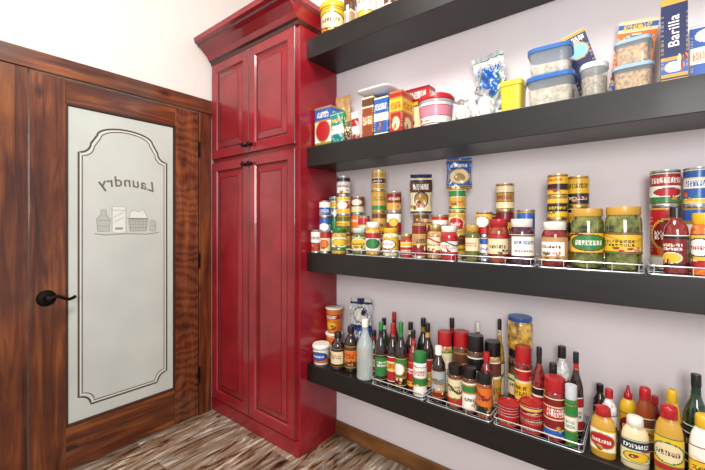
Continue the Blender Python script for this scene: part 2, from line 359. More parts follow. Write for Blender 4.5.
I(3,'can',571,177,23,.18,'U','U','Y|b 0 .45 K|t .15 .85 .6 .85 K|t .2 .8 .15 .35 W','yellow tin with black lower half, top of the stack behind the left pickle jar',on='m2')
I(3,'bigjar',590,209,34,.075,'V','y','Y|o .5 .5 .36 .36 G|t .22 .78 .35 .66 W','large pickle jar with gold lid and green oval label, the left one of two')
I(3,'bigjar',625,207,38,.07,'V','y','Y|b 0 .12 G|b .88 1 G|t .15 .85 .3 .72 g','large pickle jar with gold lid and green edged yellow label, the right one')
I(3,'can',660,206,32,.18,'S','S','R|b 0 .2 W|o .5 .55 .4 .25 r|t .15 .85 .45 .68 W','big red tomato can under the red and white one, right of the pickle jars',id='n1')
I(3,'can',663,171,32,.18,'S','S','W|b .55 .95 R|b 0 .2 G|t .1 .9 .6 .88 W|o .5 .36 .3 .12 R','big red can with white lower band, stacked on top right of the pickle jars',on='n1')
I(3,'can',694,206,30,.17,'S','S','W|b 0 .3 B|b .75 1 B|t .15 .85 .4 .65 R','big blue edged white can, lower one at the right edge of the middle shelf',id='o1')
I(3,'can',695,168,30,.17,'S','S','B|b .45 .75 W|t .15 .85 .48 .72 B|b 0 .15 Y','big blue can with white band, upper one at the middle shelf right edge',on='o1')
I(3,'flask',676,207,26,.045,'r','K','K|r .1 .9 .12 .88 r|t .2 .8 .5 .78 W|o .5 .3 .25 .15 Y','red salsa bottle with black cap and dark label, front right of the middle shelf')
I(3,'jar',704,213,28,.05,'O','Y','Y|b 0 .2 R|o .5 .6 .35 .25 W|t .25 .75 .5 .7 R','orange jar with yellow lid cut by the right edge of the photo')
# --- bottom shelf (4)
I(4,'tub',318,343,17,.06,'W','W','W|b 0 .4 O|o .5 .5 .35 .3 B|t .25 .75 .4 .62 W','small white tub with blue and orange label, first on the bottom shelf')
I(4,'cup',331,331,17,.17,'O','W','O|b .3 .6 W|t .2 .8 .32 .58 R|b 0 .1 R','orange noodle cup, the lower of two stacked by the cabinet',id='p1')
I(4,'cup',332,306,17,.17,'O','W','O|b .55 .85 R|t .2 .8 .58 .82 W|o .5 .3 .25 .15 Y','orange and red noodle cup, the upper of two stacked by the cabinet',on='p1')
I(4,'flask',338,332,14,.06,'D','K','K|r .1 .9 .15 .85 C|t .2 .8 .4 .7 r','squat dark brown bottle with cream label beside the white tub')
I(4,'flask',351,326,13,.08,'D','K','M|b .3 .8 O|t .2 .8 .4 .7 K','dark bottle with orange brown label, second bottle from the cabinet')
I(4,'bot',364,319,17,.04,'clear','W','','clear glass bottle of pale vinegar with white cap, unlabelled')
I(4,'bot',374,330,12,.13,'D','K','r|b .3 .7 C|t .2 .8 .35 .65 K','dark bottle with dark red label standing behind the clear vinegar bottle')
I(4,'bot',381,322,12,.05,'D','G','K|r .1 .9 .15 .9 G|t .2 .8 .5 .8 W','slim dark bottle with green cap and green label, left end of the first rack')
I(4,'bot',392,323,12,.05,'D','R','R|b .4 .8 Y|t .2 .8 .45 .75 R','slim dark bottle with red cap and yellow on red label in the first rack')
I(4,'bot',402,322,12,.045,'D','G','G|b 0 .3 K|o .5 .6 .3 .2 W','slim dark bottle with green cap and black footed green label, third in its rack')
I(4,'bot',393,312,11,.17,'D','R','K|b .3 .7 R','tall dark bottle with red cap in the back row, left of the black capped ones')
I(4,'bot',384,318,11,.20,'g','K','W|t .2 .8 .4 .6 G','tall green bottle with black cap and white label against the wall')
I(4,'bot',411,330,12,.05,'r','K','R|t .2 .8 .5 .8 W|b 0 .2 Y','slim red sauce bottle with black cap at the right end of the first rack')
I(4,'bot',412,322,12,.16,'D','K','C|t .2 .8 .4 .6 R|b .8 1 R','dark bottle with cream and red label in the back row')
I(4,'bot',422,318,13,.19,'K','K','U|t .2 .8 .4 .7 K','black soy bottle with gold label in the back row')
I(4,'bot',431,323,13,.12,'D','K','y|b .5 1 R|t .2 .8 .2 .4 K','dark brown bottle with gold and red label, middle row')
I(4,'spice',423,352,14,.035,'W','G','W|b .3 .6 G|t .2 .8 .65 .9 R','short white spice jar with green lid in the front row')
I(4,'flask',438,346,14,.04,'D','W','S|b 0 .25 r|t .2 .8 .45 .75 K','silver labelled bottle with white cap in the front row')
I(4,'spice',445,331,15,.13,'T','R','C|r .1 .9 .2 .8 W|t .2 .8 .4 .65 R','spice jar with red lid and white label, left one of the middle row')
I(4,'bot',452,318,12,.21,'D','K','R|t .2 .8 .4 .6 W','dark bottle with black cap and red label against the wall, behind the red lidded spices')
I(4,'spice',454,364,15,.03,'M','K','C|b 0 .3 R|t .2 .8 .5 .8 K','short black lidded spice jar with cream and red label, left one of three')
I(4,'spice',461,331,17,.14,'M','R','M|b .3 .75 r|t .2 .8 .38 .7 W','large brown chili jar with red lid behind the short spices')
I(4,'spice',471,367,15,.03,'M','K','W|b .6 .9 G|t .2 .8 .3 .5 K','short black lidded spice jar with white and green label, middle of three')
I(4,'spice',478,335,17,.13,'M','K','K|b .2 .7 C|t .2 .8 .3 .6 K','tall spice jar with black lid and cream band behind the short spices')
I(4,'spice',488,373,16,.03,'o','K','O|b 0 .35 K|t .2 .8 .5 .8 K','short orange spice jar with black lid, right one of three')
I(4,'spice',496,341,17,.13,'T','K','y|b .6 1 M|t .2 .8 .2 .45 M','tall gold labelled spice jar with black lid, middle row')
I(4,'flask',487,352,13,.085,'r','R','W|b 0 .3 R|t .2 .8 .5 .8 r','red sauce bottle with red cap tucked between the short and tall spice jars')
I(4,'bot',501,319,10,.21,'y','K','C|t .2 .8 .4 .6 M','amber bottle with black cap against the wall left of the pasta jar')
I(4,'bot',478,322,11,.21,'r','W','M|t .2 .8 .4 .6 C','dark red bottle with white cap against the wall behind the tall spice jars')
I(4,'spice',512,346,17,.085,'r','R','R|b .35 .75 Y|t .2 .8 .4 .7 K|b 0 .1 K','large red seasoning jar with red lid and yellow band')
I(4,'bigjar',520,348,25,.18,'M','K','C|t .2 .8 .4 .6 M','brown storage jar under the glass jar of yellow pasta',id='q1')
I(4,'bigjar',519,316,26,.18,'y','B','','glass jar of yellow pasta with blue lid standing on another jar',on='q1')
I(4,'bot',532,347,14,.10,'r','K','K|b .3 .75 R|t .2 .8 .4 .65 W','red sauce bottle with black cap in front of the brown storage jar')
I(4,'flask',547,363,15,.12,'D','K','K|b .2 .7 r|t .2 .8 .3 .6 Y','dark bottle with black cap and dark red label behind the red lidded jar')
I(4,'can',508,414,23,.035,'R','R','r|b .3 .7 K|t .2 .8 .32 .68 Y','flat red tin with black band, lower one in the short pair of tins',id='s1')
I(4,'can',508,402,23,.035,'R','R','r|b .3 .7 R','flat red tin with bright red band, upper one in the short pair of tins',on='s1')
I(4,'can',530,425,24,.035,'R','R','r|b .3 .7 K|t .2 .8 .32 .68 W','flat dark red tin, bottom of the three high pile of small tins',id='t1')
I(4,'can',530,413,24,.035,'R','R','r|b .35 .65 M|t .2 .8 .32 .68 C','flat red tin with brown band, middle of the three high pile of tins',on='t1',id='t2')
I(4,'can',530,401,24,.035,'R','R','r|b .5 .8 Y','flat red tin with yellow line, top of the three high pile of small tins',on='t2')
I(4,'spice',552,377,22,.04,'r','R','r|b 0 .2 B|b .45 .8 R|t .2 .8 .48 .78 W','big red jar with red lid and blue footed label beside the slim green jar')
I(4,'spice',569,385,13,.03,'G','s','G|b .3 .7 W|t .2 .8 .35 .65 G','slim green herb jar with pale lid at the right end of the third rack')
I(4,'flask',562,346,16,.18,'W','K','W|b .7 1 R|t .2 .8 .3 .5 R','white bottle with black cap and red shoulder band in the back row')
I(4,'bot',576,352,15,.12,'D','K','R|b .3 .7 W|t .2 .8 .35 .65 K','dark bottle with black cap and red and white label, rightmost of the third rack')
I(4,'flip',603,406,26,.045,'y','R','Y|r .08 .92 .1 .9 W|o .5 .5 .35 .3 R|t .22 .78 .4 .62 W','yellow squeeze bottle with red cap and red oval on white label, front row left')
I(4,'flask',609,389,16,.12,'W','R','W|b .3 .6 G|t .2 .8 .65 .88 R','white sauce bottle with red cap and green stripe behind the front yellow one')
I(4,'flask',600,384,14,.20,'D','K','K|b .3 .7 U|t .2 .8 .4 .6 K','dark sauce bottle with black cap and gold band by the wall, left of the mustards')
I(4,'flip',635,416,29,.04,'C','W','C|b .55 .95 N|t .18 .82 .62 .88 W|o .5 .28 .3 .2 Y','cream squeeze bottle with white cap and dark blue label in the front row')
I(4,'squeeze',628,385,18,.17,'Y','R','Y|o .5 .5 .35 .3 R|t .25 .75 .4 .6 W','yellow mustard bottle with pointed red cap and red oval by the wall')
I(4,'flip',645,387,20,.12,'o','R','M|b .3 .7 y|t .2 .8 .38 .62 M','amber squeeze bottle with red cap and gold band, middle row')
I(4,'flask',655,396,14,.2,'r','R','R|t .2 .8 .4 .7 Y','small red hot sauce bottle with red cap by the wall among the squeeze bottles')
I(4,'flip',669,405,30,.04,'y','R','Y|b 0 .2 R|o .5 .55 .38 .28 C|t .2 .8 .45 .68 M','golden mustard squeeze bottle with red cap and cream oval, front row')
I(4,'flip',672,389,19,.15,'Y','Y','R|o .5 .5 .35 .3 W|t .25 .75 .4 .6 R','yellow squeeze bottle with yellow cap and red label behind the golden mustard')
I(4,'bot',696,374,28,.15,'g','K','g|b .2 .8 K|t .2 .8 .45 .7 U','tall dark green bottle with black cap at the right edge')
I(4,'flip',704,414,31,.04,'W','Y','W|b .2 .6 Y|t .2 .8 .3 .5 K','white squeeze bottle with yellow cap cut by the right edge')
# --- top shelf
I(1,'tub',319,7,26,.10,'Y','Y','Y|o .5 .5 .4 .32 C|t .22 .78 .4 .64 M|b 0 .08 M','yellow lidded tub with cream oval label, first on the top shelf by the cabinet')
I(1,'tub',367,-14,22,.10,'W','Y','W|b 0 .3 Y|t .2 .8 .5 .75 R','white and yellow tub with yellow lid, third on the top shelf')
I(1,'cup',390,-20,14,.10,'y','R','y|b .3 .6 M','small tan cup at the right of the tubs on the top shelf')
# --- upper shelf (2)
I(2,'tub',436,98,36,.10,'s','R','p|b 0 .35 W|b .8 1 s','pink and white bowl with a red lid on the upper shelf')
TR = {3: [(345, 395), (396.5, 455), (456.5, 535.5), (537, 645.5), (647.5, 745)], 4: [(371, 424), (425.5, 491), (492.5, 584)]}
XF = FR+.012
SEG = {1: [(CABY-.033, -.5, False)], 2: [(CABY-.005, -.5, False)]}
for sh in (3, 4):
    L = []; prev = CABY-.003
    for a, b in TR[sh]:
        ya, yb = yat(a, XF), yat(b, XF)
        if prev-ya > .05: L.append((prev, ya+.002, False))
        L.append((ya-.004, yb+.004, True)); prev = yb-.002
    L.append((prev, -.5, False)); SEG[sh] = L
def relax(items, segs, shelf):
    for it in items:
        it['seg'] = min(segs, key=lambda g: 0 if g[1] <= it['y'] <= g[0] else min(abs(it['y']-g[0]), abs(it['y']-g[1])))
    for n in range(1200):
        for i in range(len(items)):
            for j in range(i+1, len(items)):
                a, b = items[i], items[j]; dx = b['x']-a['x']; dy = b['y']-a['y']; m = a['rr']+b['rr']+.002
                if abs(dy) > m: continue
                q = math.hypot(dx, dy)
                if q < m:
                    if q < 1e-5: dx, q = 1e-3, 1e-3
                    p = (m-q)/2/q*.6; a['x'] -= dx*p; a['y'] -= dy*p; b['x'] += dx*p; b['y'] += dy*p
        for it in items:
            hi, lo, tr = it['seg']; r = it['rr']
            it['x'] = min(max(it['x'], FR+(.016 if tr else .006)+r), WX-(.012 if tr else .004)-r)
            it['y'] = min(max(it['y'], lo+r+.003), hi-r-.003)
GR = {1: 'containers on the top shelf', 2: 'containers on the upper shelf', 3: 'tins and jars on the middle shelf', 4: 'bottles and jars on the bottom shelf'}
TOPS = {}
for sh in (1, 2, 3, 4):
    base = [i for i in ITEMS if i['sh'] == sh and not i['on']]
    relax(base, SEG[sh], sh)
    for it in [i for i in ITEMS if i['sh'] == sh]:
        if it['on']:
            p = TOPS[it['on']]; it['x'], it['y'] = p[0]+rnd.uniform(-.001, .001), p[1]+rnd.uniform(-.001, .001); z = p[2]
        else: z = SH[sh][1]+(.0052 if it['seg'][2] else .0003)
        zt = zat(it['yt'], dep(it['x'], it['y']))
        h = max(zt-z, .03)
        if it['id']: TOPS[it['id']] = (it['x'], it['y'], z+h)
        rz = math.atan2(it['y'], it['x'])*.8+rnd.uniform(-.45, .45)
        if it['kind'] in ('squeeze', 'flip'): rz = math.atan2(it['y'], it['x'])*.6+rnd.uniform(-.2, .2)
        build_round(it['kind'], it['x'], it['y'], z, it['r'], h, it['body'], it['cap'], it['spec'], it['label'], GR[sh], rz)
# ---------------------------------------------------------------- cartons, pouches, boxes
def carton(x0, y0, y1, z, h, dp, spec, label, group, rz=0., name='food_carton', cat='box', side=None, roll=0.):
    yc = (y0+y1)/2; w = abs(y0-y1)/2
    root = empty(name, (x0+dp/2, yc, z+w*abs(math.sin(roll))), label, cat, group, rz); root.rotation_euler = (roll, 0, rz)
    mb = MB(); f = paint(spec, label); fs = paint(side or spec, label); nu, nv = 50, 50; X = dp/2
    def grid(p0, du, dv, ff, nu=nu, nv=nv):
        b = len(mb.v)
        for i in range(nv+1):
            for j in range(nu+1): mb.v.append(tuple(p0+du*(j/nu)+dv*(i/nv)))
        for i in range(nv):
            for j in range(nu):
                a = b+i*(nu+1)+j; mb.face((a, a+1, a+nu+2, a+nu+1), ff((j+.5)/nu, (i+.5)/nv))
    V = Vector
    grid(V((-X, w, 0)), V((0, -2*w, 0)), V((0, 0, h)), f)
    grid(V((-X, -w, 0)), V((2*X, 0, 0)), V((0, 0, h)), fs)
    grid(V((X, -w, 0)), V((0, 2*w, 0)), V((0, 0, h)), f)
    grid(V((X, w, 0)), V((-2*X, 0, 0)), V((0, 0, h)), fs)
    grid(V((-X, w, h)), V((0, -2*w, 0)), V((2*X, 0, 0)), lambda u, v: f(.3, .9), 1, 1)
    grid(V((-X, -w, 0)), V((0, 2*w, 0)), V((2*X, 0, 0)), lambda u, v: f(.3, .1), 1, 1)
    mb.build('carton_body', CARD, root, smooth=False)
    MB().box(-X+.001, X*.35, -w+.001, w-.001, h+.0003, h+.0014, f(.3, .9)).build('flap', CARD, root, smooth=False)
    return root
def cart(sh, p0, p1, d, yt, dp, spec, label, rz=0., **k):
    x = FR+d; y0, y1 = yat(p0, x), yat(p1, x); s = dep(x, (y0+y1)/2); z = SH[sh][1]+.0003
    return carton(x, y0, y1, z, zat(yt, s)-z, dp, spec, label, GRC[sh], rz, **k)
GRC = {1: 'cartons on the top shelf', 2: 'cartons on the upper shelf'}
def pouch(x, y, z, w, h, t, spec, label, group, rz=0., tilt=0., name='food_pouch', cat='pouch', mat=None, wob=.004, roll=0., crumple=0.):
    root = empty(name, (x, y, z+w/2*abs(math.sin(roll))), label, cat, group, rz); root.rotation_euler = (roll, tilt, rz)
    f = paint(spec, label); nu, nv = 48, 52; mb = MB(); q = random.Random(len(label))
    ph = [q.uniform(0, 6) for _ in range(8)]
    def wv_(u, v):
        a = wob*math.sin(u*9+ph[0])*math.sin(v*11+ph[1])
        return a+crumple*(math.sin(u*21+v*13+ph[4])*.5+abs(math.sin(u*13-v*19+ph[5]))-.5+.4*math.sin(v*31+u*7+ph[6]))
    for side in (-1, 1):
        for i in range(nv+1):
            for j in range(nu+1):
                u, v = j/nu, i/nv
                th = t/2*(max(0, math.sin(PI*u))**.5)*(1-v**3)*(.75+.25*math.sin(PI*min(1, v*1.4)))
                ww = w*(1+.04*math.sin(v*7+ph[2])+crumple*4*math.sin(v*17+ph[7])) if 0 < v < 1 else w
                mb.v.append((side*th+wv_(u, v)*(1-.4*v), (.5-u)*ww, v*h*.94))
        b = 0 if side < 0 else (nu+1)*(nv+1)
        for i in range(nv):
            for j in range(nu):
                a = b+i*(nu+1)+j; idx = (a, a+1, a+nu+2, a+nu+1)
                mb.face(idx if side < 0 else idx[::-1], f((j+.5)/nu, (i+.5)/nv))
    mb.build('pouch_body', mat or FOIL, root, ang=80)
    m2 = MB(); n = 20
    for i in (0, 1):
        for j in range(n+1): m2.v.append((wv_(j/n, 1)*.6+.0010*(-1)**j, (.5-j/n)*w, h*(.935+.065*i)))
    for j in range(n): m2.face((j, j+1, n+2+j, n+1+j), f((j+.5)/n, .9))
    m2.build('top_seal', mat or FOIL, root, smooth=False)
    return root
p = TOPS['g2']; pouch(p[0], p[1], p[2]+.001, .105, .19, .045, 'C|b .55 .9 M|o .5 .35 .3 .2 U|t .15 .85 .6 .86 W', 'gold and brown foil pouch standing on top of two tins', 'pouches on the middle shelf', rz=.55)
p = TOPS['i3']; pouch(p[0], p[1]-.008, p[2]+.001, .11, .14, .04, 'B|o .5 .42 .38 .24 C|o .5 .38 .2 .12 T|t .15 .85 .7 .9 W|b 0 .1 N', 'blue packet standing on top of a stack of gold tins', 'pouches on the middle shelf', rz=.5)
z2 = SH[2][1]+.0005
cart(2,315,331,.05,107,.09,'W|b .65 1 B|o .5 .4 .4 .25 R|b 0 .12 G|t .15 .85 .72 .92 W','white carton with blue top and red emblem, first on the upper shelf by the cabinet')
def pou(px0, px1, d, yt, t, spec, label, rz=0., tilt=0., sh=2, **k):
    x = FR+d; y0, y1 = yat(px0, x), yat(px1, x); y = (y0+y1)/2; z = SH[sh][1]+.001
    return pouch(x, y, z, abs(y0-y1), zat(yt, dep(x, y))-z, t, spec, label, 'packets on the upper shelf', rz, tilt, **k)
pou(333,344,.05,112,.03,'t|b .3 .6 W|t .15 .85 .68 .88 Y','teal packet with white band leaning near the first carton',rz=.15,crumple=.003,roll=-.08)
pou(345,352,.04,122,.03,'M|t .1 .9 .5 .8 C','small brown packet beside the teal one',crumple=.003,roll=-.1)
pou(353,360,.04,112,.025,'W|b .5 .8 R|b 0 .2 R','small white packet with red stripes left of the orange carton',roll=-.1)
pou(336,350,.19,96,.04,'T|o .5 .6 .3 .2 G|b 0 .2 r','tan packet with green emblem standing behind the small packets',rz=.1,crumple=.003)
cart(2,362,373,.05,97,.17,'o|b .75 1 M|t .1 .9 .3 .6 C','orange brown carton under the flat white tray')
cart(2,374,388,.05,97,.17,'B|b .4 .6 W|t .1 .9 .66 .9 W|b 0 .1 N','blue carton with white stripe under the flat white tray')
cart(2,389.5,402,.05,91,.11,'R|b .5 .85 Y|t .1 .9 .55 .8 R|o .5 .25 .3 .15 C','red carton with yellow band, right of the blue one')
cart(2,404,429,.172,88,.07,'Y|b .72 1 R|o .5 .4 .38 .22 C|t .1 .9 .76 .96 W|b 0 .08 r','yellow carton with red top behind the red lidded bowl')
x = FR+.05; ya, yb = yat(357, x), yat(389, x); zt = zat(97, dep(x, (yat(361, x)+yat(373, x))/2))+.009
ft = empty('foam_tray', (FR+.13, (ya+yb)/2, zt), 'flat white foam tray lying on the orange and blue cartons', 'tray')
MB().lathe([(.6, 0), (.62, 0), (.97, .020), (1., .022), (1., .026), (.94, .024), (.6, .006)], 32, sx=.095, sy=abs(ya-yb)/2, e=6, m=0).build('tray_shell', plain('foam_white', (.85, .84, .82), .7), ft)
MB().lathe([(.98, .026), (1.02, .026), (1.02, .029), (.9, .031)], 32, sx=.095, sy=abs(ya-yb)/2, e=6).build('lid', plain('foam_white', (.85, .84, .82), .7), ft)
def bag(x, y, z, w, dp, h, mat, label, seed, group='bags on the upper shelf', tie=True):
    root = empty('plastic_bag', (x, y, z), label, 'bag', group)
    q = random.Random(seed); mb = MB(); n = 34; seg = 64
    ph = [(q.uniform(0, 6.3), q.randint(2, 13), q.uniform(3, 18)) for _ in range(10)]
    for i in range(n+1):
        v = i/n; env = (.85+.15*math.sin(PI*min(1, v*1.6)))*math.sqrt(max(.05, 1-(v**2.2)*.95)) if v > 0 else .78
        for j in range(seg):
            a = 2*PI*j/seg; k = .9+sum(.024*math.sin(m_*a+v*fq+p_) for p_, m_, fq in ph)
            mb.v.append((math.cos(a)*dp/2*env*k, math.sin(a)*w/2*env*k, v*h*(.92+.08*math.sin(3*a+ph[0][0])*v) if v > 0 else 0))
    for i in range(n):
        for j in range(seg):
            j2 = (j+1) % seg; mb.face((i*seg+j, i*seg+j2, (i+1)*seg+j2, (i+1)*seg+j))
    mb.face(list(range(seg))[::-1]); mb.face([n*seg+j for j in range(seg)])
    mb.build('bag_body', mat, root, ang=50)
    if tie:
        m2 = MB()
        for i in range(4):
            for j in range(30):
                a = 2*PI*j/30; r = (.10+.09*i)*w*(1+.3*math.sin(5*a+i)); m2.v.append((math.cos(a)*r*.5-.004*i, math.sin(a)*r+.004*i, h*(.88+.06*i+.02*math.sin(4*a))))
        for i in range(3):
            for j in range(30):
                j2 = (j+1) % 30; m2.face((i*30+j, i*30+j2, (i+1)*30+j2, (i+1)*30+j))
        m2.build('gathered_top', mat, root, ang=50)
    return root
RICE = plain('rice_in_film', (.66, .61, .54), .25, coat=.6, var=.45, scale=60, bump=.5)
x = FR+.06; bag(x, yat(464, x), z2, .082, .09, .085, RICE, 'beige bag of rice lying beside the red lidded bowl', 3, tie=True)
x = FR+.07; bag(x, yat(485, x), z2, .09, .10, .11, plain('flour_in_film', (.66, .66, .67), .22, coat=.8, var=.35, scale=45, bump=.5), 'cloudy clear bag of white staples left of the yellow container', 5)
pou(480,512,.19,54,.05,'s|r .1 .9 .3 .9 S|o .5 .6 .32 .2 B|t .15 .85 .72 .9 B|b 0 .2 W','tall crumpled clear packet with blue print against the wall',name='plastic_packet',cat='packet',mat=printed('printed_clear_film', .12, .9),wob=.012,crumple=.008,roll=-.12)
def contain(x, y, z, wx, wy, h, body, lid, label, fill=None, fillh=.7, group='plastic containers on the upper shelf', rz=0., e=5):
    root = empty('plastic_container', (x, y, z), label, 'container', group, rz)
    MB().lathe([(.84, 0), (.88, .0), (.9, .004), (.98, h*.80), (1., h*.82), (1., h*.84)], 40, sx=wx/2, sy=wy/2, e=e).build('container_body', body, root)
    MB().lathe([(1.0, h*.82), (1.05, h*.83), (1.05, h*.96), (1., h*.98), (.93, h*.98), (.90, h*.955), (.5, h*.955)], 40, sx=wx/2, sy=wy/2, e=e).build('lid', lid, root)
    if fill: MB().lathe([(.8, .004), (.86, .008), (.92, h*fillh), (.7, h*(fillh+.03))], 32, sx=wx/2, sy=wy/2, e=e).build('contents', fill, root)
    return root
LB = plain('lid_blue', hx('2F6DB8'), .3, coat=.3, alpha=.9); LW = plain('lid_white', hx('DDE3E6'), .3, coat=.3, alpha=.9); LC = plain('lid_pale_blue', hx('A9C6DA'), .3, coat=.3, alpha=.8)
PASTA = plain('dry_pasta', hx('B98A45'), .6, var=.6, scale=90); WFILL = plain('pale_grain', hx('C4B79C'), .8, var=.35, scale=60); GRN = plain('mixed_grain', hx('A08E6C'), .7, var=.5, scale=110)
YEL = plain('yellow_plastic', hx('E8CC3C'), .35, coat=.2)
def con(p0, p1, d, dp, z, yt, body, lid, label, **k):
    x = FR+d; y0, y1 = yat(p0, x), yat(p1, x); s = dep(x, (y0+y1)/2); h = zat(yt, s)-z
    contain(x+dp/2, (y0+y1)/2, z, dp/1.05, abs(y0-y1)/1.05, h, body, lid, label, **k); return z+h*.98+.001
con(498,522,.04,.10,z2,79,YEL,YEL,'opaque yellow plastic container with yellow lid')
zz = con(524,574,.02,.14,z2,72,CLEAR,LB,'wide clear container with blue lid, the lower one of the stacked pair',fill=WFILL,fillh=.55)
con(525,571,.025,.13,zz,44,CLEAR,LB,'wide clear container with blue lid, the upper one of the stacked pair',fill=WFILL,fillh=.35,rz=.07)
con(578,608,.04,.10,z2,60,CLEAR,LW,'round clear container with pale lid right of the blue lidded pair',fill=GRN,fillh=.6,e=2.2)
zz = con(611,655,.03,.13,z2,62,CLEAR,LC,'clear container of pasta, the lower one beside the tall navy carton',fill=PASTA)
con(614,654,.035,.12,zz,36,CLEAR,LC,'clear container of pasta with pale blue lid, the upper one beside the tall navy carton',fill=PASTA,rz=-.08)
cart(2,584,611,.168,27,.028,'N|o .5 .75 .38 .1 L|t .1 .9 .84 .97 W|b 0 .1 B','dark blue box leaning to the left behind the pale lidded container',roll=-.28)
cart(2,606,645,.205,25,.035,'O|b .86 1 B|o .5 .72 .38 .1 B|t .15 .85 .86 .98 Y|b 0 .3 B|t .1 .9 .7 .8 W','orange and blue carton leaning behind the pasta containers',roll=.14)
bx = cart(2,661,688,.03,-3,.05,'N|b .06 .30 B|o .5 .18 .34 .06 W|b .93 1 B|b 0 .04 Y','tall dark navy pasta carton on the upper shelf')
cart(2,690,722,.06,24,.07,'B|b .3 .6 W|t .1 .9 .32 .58 O|o .5 .8 .3 .1 W','blue carton with white band at the right edge of the upper shelf')
cart(1,344,351,.07,-22,.12,'M|b .1 .4 T|r .3 .7 .05 .5 s','brown carton with silver panel on the top shelf')
def text_mesh(name, s, size, mat, parent, M, shear=0., off=.0004, warp=0.):
    cu = bpy.data.curves.new(name, 'FONT'); cu.body = s; cu.size = size; cu.align_x = 'CENTER'; cu.align_y = 'CENTER'; cu.shear = shear; cu.extrude = .0004; cu.offset = off; cu.space_character = 1.08
    t = bpy.data.objects.new(name+'_c', cu); COL.objects.link(t); bpy.context.view_layer.update()
    me = bpy.data.meshes.new_from_object(t.evaluated_get(bpy.context.evaluated_depsgraph_get()))
    bpy.data.objects.remove(t)
    if warp:
        for v in me.vertices: v.co.y -= warp*v.co.x**2
    me.transform(M); me.materials.clear(); me.materials.append(mat)
    o = bpy.data.objects.new(name, me); COL.objects.link(o); o.parent = parent; return o
WHITE = plain('ink_white', (.85, .85, .85), .5)
Mv = Matrix(((0, 0, -1, -.0262), (0, 1, 0, 0), (1, 0, 0, .155), (0, 0, 0, 1)))
text_mesh('lettering', 'Barilla', .036, WHITE, bx, Mv)
# ---------------------------------------------------------------- racks
for sh in (3, 4):
    for n, (a, b) in enumerate(TR[sh]):
        ya, yb = yat(a, XF), yat(b, XF); z = SH[sh][1]; x0, x1 = FR+.007, WX-.006
        cx, cy = (x0+x1)/2, (ya+yb)/2
        where = {3: ['under the small jars nearest the cabinet', 'under the beige and red sauce jars', 'under the berry jam jar', 'under the two large pickle jars', 'at the right edge under the salsa bottle'],
                 4: ['under the slim dark bottles', 'under the short black lidded spice jars', 'under the flat red tins']}[sh][n]
        root = empty('wire_rack', (cx, cy, z), 'shallow silver wire rack on the %s shelf %s' % ({3: 'middle', 4: 'bottom'}[sh], where), 'rack', 'silver wire racks on the shelves')
        def loop2(zz, ins=0.):
            X, Y, c = (x1-x0)/2-.003-ins, (ya-yb)/2-.003-ins, .012; P = []
            for kx_, ky_, a0 in ((1, 1, 0), (-1, 1, PI/2), (-1, -1, PI), (1, -1, 3*PI/2)):
                for q in range(5):
                    w = a0+q*PI/8; P.append((kx_*(X-c)+math.cos(w)*c, ky_*(Y-c)+math.sin(w)*c, zz))
            return P
        MB().tube(loop2(.029), .0022, True).build('rim', WIRE, root)
        X, Y = (x1-x0)/2-.003, (ya-yb)/2-.003
        mb = MB().tube(loop2(.0022), .0018, True)
        k = max(2, int(2*Y/.075))
        for i in range(k+1):
            yy = -(Y-.013)+2*(Y-.013)*i/k; mb.tube([(-X, yy, .028), (-X, yy, .003), (X, yy, .003), (X, yy, .028)], .0011, False, 5)
        for i in range(4):
            xx = -(X-.013)+2*(X-.013)*i/3; mb.tube([(xx, -Y, .028), (xx, -Y, .003), (xx, Y, .003), (xx, Y, .028)], .0011, False, 5)
        mb.build('wire_base', WIRE, root)
# ---------------------------------------------------------------- shelves
ESP = wood('espresso_shelf', (30, 1.5, 30), (hx('0C0908'), hx('120D0C'), hx('1A1311')), .42, .12)
for sh, w in ((1, 'topmost, nearly at the crown moulding'), (2, 'second from top, with cartons and plastic containers'), (3, 'third from top, with tins, jars and racks'), (4, 'lowest, with bottles and squeeze bottles')):
    z0, z1 = SH[sh]
    o = MB().box(FR, WX-.0005, -1.2, CABY-.001, z0, z1).build('floating_shelf', ESP, None, smooth=False, bevel=.002)
    tag(o, 'dark espresso floating shelf, ' + w, 'shelf', 'floating wall shelves')
